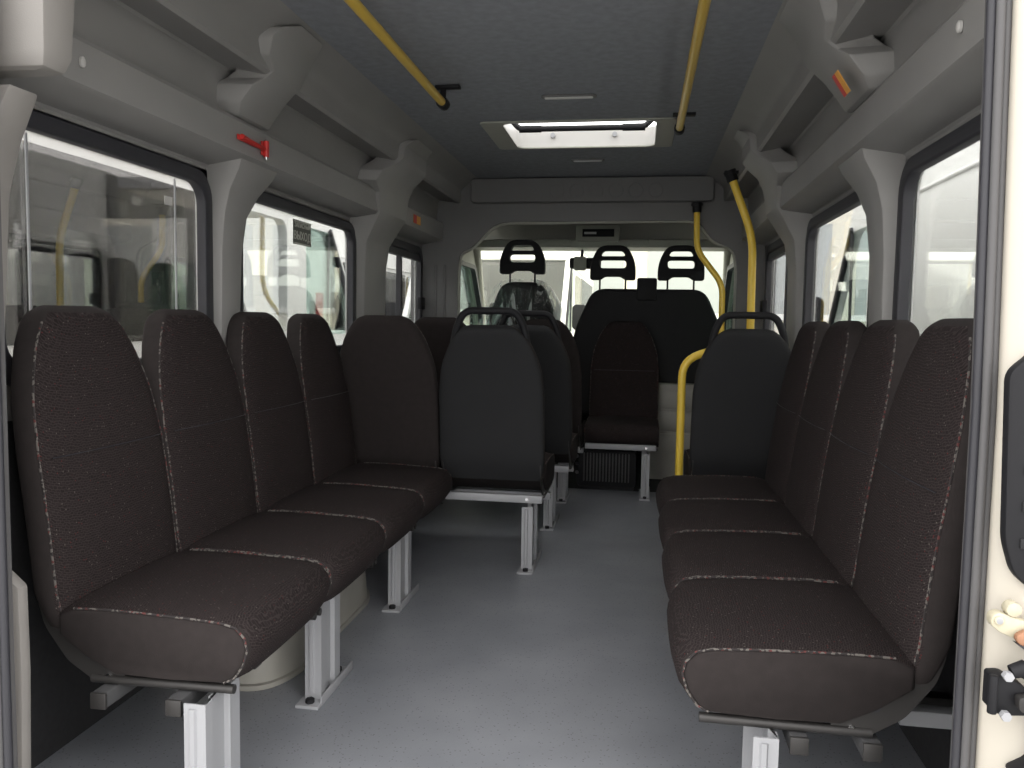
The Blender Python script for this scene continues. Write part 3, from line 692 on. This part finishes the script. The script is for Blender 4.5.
b = MB(); b.prism(rpoly([(.012, .0), (.03, .012), (.10, .015), (.16, .02), (.16, -.03), (.09, -.035), (.03, -.022)], .01), 'y', -.038, -.026, M['rust']); b.build('arm', e, bevel=.003)
b = MB(); b.prism(rpoly([(.014, -.008), (.04, -.026), (.16, -.05), (.16, -.036), (.04, -.016)], .004), 'y', -.042, -.026, M['seal']); b.build('rubber_edge', e, bevel=.002)
e = tag(empty('hinge_block', (.895, jy-.012, .59)), 'black door hinge block with two bolts on the cream body corner', 'hinge')
b = MB(); b.prism(rpoly([(-.018, .022), (.0, .024), (.03, .008), (.034, -.035), (.0, -.038), (-.018, -.03)], .005), 'y', -.03, 0, M['blackplastic'])
b.tube([(-.016, -.032, .024), (-.016, -.032, -.034)], .007, M['blackplastic'], n=10); b.build('block', e, bevel=.002)
b = MB(); b.tube([(.006, -.034, .032), (.02, -.034, .038), (.036, -.034, .028), (.042, -.034, .008)], [.010, .013, .012, .008], M['blackplastic'], n=10); b.build('knuckle', e)
for z in (.027, -.033):
    b = MB(); b.tube([(.0, -.034, z), (.0, -.044, z)], .0075, M['steel'], n=6); b.build('bolt', e, smooth=False)
b = MB(); b.prism(rpoly([(.012, .0), (.05, .004), (.16, -.075), (.16, -.105), (.04, -.03), (.014, -.02)], .006), 'y', -.05, -.034, M['darkmetal']); b.build('arm', e, bevel=.003)
b = MB(); b.prism(rpoly([(0, 0), (.03, .02), (.03, .10), (.15, .10), (.15, -.2), (.02, -.2), (.02, -.02)], .008), 'y', -.03, .0, M['blackplastic']); o = b.build('lower_lamp_housing', bevel=.004); o.location = (.915, jy-.004, .46)
tag(o, 'black lower lamp housing at the bottom of the cream body corner', 'lamp housing')
# steel rail on right wall behind first seat and ledge on the left
b = MB(); b.box(.93, 1.103, 1.82, 1.86, .262, .297, M['steel']); o = b.build('wall_bracket', bevel=.003); tag(o, 'grey steel bracket joining the right bench frame to the wall carpet', 'bracket')

# ------------------------------------------------------------------ outside: parked vans, building
def make_van(tinted, label, front_seats=True):
    e = tag(empty('parked_van'), label, 'van', 'parked white vans')
    glass = M['tint'] if tinted else M['glass']
    for s in (-1, 1):
        x0, x1 = (1.05, 1.12) if s > 0 else (-1.12, -1.05)
        out = rpoly([(1.2, -.25), (8.15, -.25), (8.25, .35), (8.1, .75), (7.5, 1.02), (6.75, 2.03), (6.45, 2.28), (1.2, 2.38)], [.1, .1, .1, .1, .1, .1, .2, .2])
        wins = [rrect(1.55, 3.0, 1.02, 1.84, .1), rrect(3.15, 4.62, 1.02, 1.84, .1), rrect(4.78, 5.88, 1.02, 1.86, .1)]
        dg_ = rpoly([(6.24, 1.0), (7.36, 1.0), (7.30, 1.16), (6.72, 1.86), (6.24, 1.86)], .07)
        o = plate('body_side', [out]+wins+[dg_], 'x', x0, x1, M['white'], e)
        plate('window_band', [rrect(1.45, 4.74, .99, 1.87, .06)], 'x', min(s*1.124, s*1.128), max(s*1.124, s*1.128), glass, e)
        plate('window_band', [wins[2]], 'x', min(s*1.118, s*1.124), max(s*1.118, s*1.124), M['glass'], e)
        plate('door_glass', [dg_], 'x', s*1.118, s*1.124, M['green'], e)
        b = MB(); b.tube([(s*1.13, 6.66, 1.02), (s*1.13, 6.69, 1.84)], .012, M['seal']); b.tube([(s*1.125, 7.36, 1.03), (s*1.125, 7.28, 1.20), (s*1.125, 6.72, 1.88)], .024, M['seal']); b.build('door_glass_trim', e)
        b = MB(); b.tube([(s*1.125, y, 1.93) for y in (1.3, 6.3)], .012, M['white']); b.build('roof_gutter', e)
        b = MB(); b.prism(rrect(-.10, .10, 1.04, 1.38, .06), 'y', 7.22, 7.30, M['blackplastic']); mr = b.build('mirror', e, bevel=.02); mr.location = (s*1.30, 0, 0)
        for y in (2.4, 7.1):
            b = MB(); b.tube([(s*.86, y, -.20), (s*1.10, y, -.20)], .36, M['seal'], n=28); w = b.build('wheel', e)
            b = MB(); b.tube([(s*1.10, y, -.20), (s*1.115, y, -.20)], [.22, .18], M['steel'], n=20); b.build('hub_cap', w)
    b = MB(); b.prism(rpoly([(1.2, 2.32), (6.45, 2.22), (6.78, 1.99), (6.82, 2.02), (6.5, 2.30), (1.2, 2.40)], .03), 'x', -1.08, 1.08, M['white']); b.build('roof', e)
    b = MB(); b.prism(rpoly([(7.5, 1.0), (8.1, .72), (8.22, .35), (8.15, -.25), (7.5, -.25)], .04), 'x', -1.08, 1.08, M['white']); b.build('front_end', e)
    b = MB(); b.add([(-1.06, 7.5, 1.02), (1.06, 7.5, 1.02), (1.06, 6.78, 2.0), (-1.06, 6.78, 2.0)], [(0, 1, 2, 3)], M['glass']); b.build('windscreen', e, smooth=False)
    b = MB(); b.box(-1.08, 1.08, 1.2, 7.5, -.25, -.05, M['carpet']); b.build('underbody', e, smooth=False)
    b = MB(); b.box(-1.05, 1.05, 1.2, 1.26, -.25, 2.36, M['white']); b.build('rear_doors', e, smooth=False)
    b = MB()
    for x in (-1.09, 1.09): b.box(x-.04, x+.04, 1.17, 1.21, .9, 1.45, M['red'])
    b.build('tail_lamp', e)
    b = MB(); b.box(-1.0, 1.0, 6.9, 7.5, .5, 1.0, M['shell']); b.build('dashboard', e)
    for (x, y) in ((-.8, 3.3), (-.35, 3.3), (-.8, 4.4), (-.35, 4.4), (.4, 3.6), (.8, 3.6), (.8, 4.7), (.8, 5.2), (.78, 3.98), (.76, 4.32), (.35, 4.15), (.32, 4.6), (-.5, 6.0), (.55, 6.0)):
        o = cab_back(e, x-.22, x+.22, 1.46 if y < 5.9 else 1.35, y, name='seat', zb=.1)
    b = MB(); loops = []
    for z, w_ in ((.8, .27), (1.0, .28), (1.2, .25), (1.35, .20), (1.46, .13), (1.5, .06)):
        loops.append([(.78+x+.03*math.sin(9*x+11*z), 4.05+y+.02*math.sin(24*x+z*17), z+.03*math.sin(17*x)) for x, y in selip(w_, .12 if z < 1.4 else .06, 2.6, 40)])
    b.loft(loops, fm); b.build('plastic_wrap', e)
    b = MB(); b.tube(smoothpts([(.67, 6.42, 2.2), (.67, 6.38, 1.36), (.67, 6.92, 1.05), (.67, 7.0, .4)], .2), .02, M['yellow']); b.build('grab_pole', e)
    return e
vl = make_van(True, 'white parked van with dark tinted windows beyond the left windows'); vl.location = (-3.42, 0, 0)
vr = copy_tree(vl); vr.location = (3.07, -.05, 0); vr['label'] = 'white parked van close beyond the right windows'
for c in kids(vr):
    if c.name.startswith('window_band') and c.dimensions.y > 2: bpy.data.objects.remove(c)
b = MB(); b.box(-1.135, -1.126, 1.5, 5.9, 1.0, 1.86, M['white']); b.build('side_infill_panel', vr, smooth=False)
vf = copy_tree(vl); vf.location = (-1.75, 18.2, 0); vf.rotation_euler = (0, 0, PI); vf['label'] = 'white parked van facing the windscreen ahead'
v3 = copy_tree(vl); v3.location = (-4.6, 8.3, 0); v3['label'] = 'white parked van with red tail lamp ahead of the left neighbour'
bd = tag(empty('depot_building', (0, 21, -.56)), 'pale single-storey building with grey windows beyond the windscreen', 'building')
b = MB(); b.box(-16, 16, 0, 6, 0, 5.2, M['wallb']); b.build('wall', bd, smooth=False)
b = MB(); b.box(-16.2, 16.2, -.2, 6.2, 5.2, 5.5, M['steel']); b.build('roof', bd, smooth=False)
for k in range(12):
    x = -14.5+k*2.5
    b = MB(); b.box(x, x+1.9, -.04, .02, 2.0, 4.2, M['winb']); w = b.build('window', bd, smooth=False)
    b = MB(); b.box(x-.08, x+1.98, -.06, -.03, 1.85, 2.0, M['white']); b.build('sill', w, smooth=False)

# ------------------------------------------------------------------ light
w = bpy.data.worlds.new('world'); sc.world = w; w.use_nodes = True; nt = w.node_tree
bg = nt.nodes['Background']; bg.inputs[0].default_value = (1.0, .98, .965, 1); bg.inputs[1].default_value = 3.6
sc.view_settings.view_transform = 'Standard'; sc.view_settings.look = 'None'; sc.view_settings.gamma = 1; sc.view_settings.use_curve_mapping = False
sc.view_settings.exposure = 0.0
sc.cycles.use_denoising = True
sc.cycles.max_bounces = 14; sc.cycles.diffuse_bounces = 8; sc.cycles.glossy_bounces = 4; sc.cycles.transparent_max_bounces = 24
sc.cycles.sample_clamp_indirect = 6
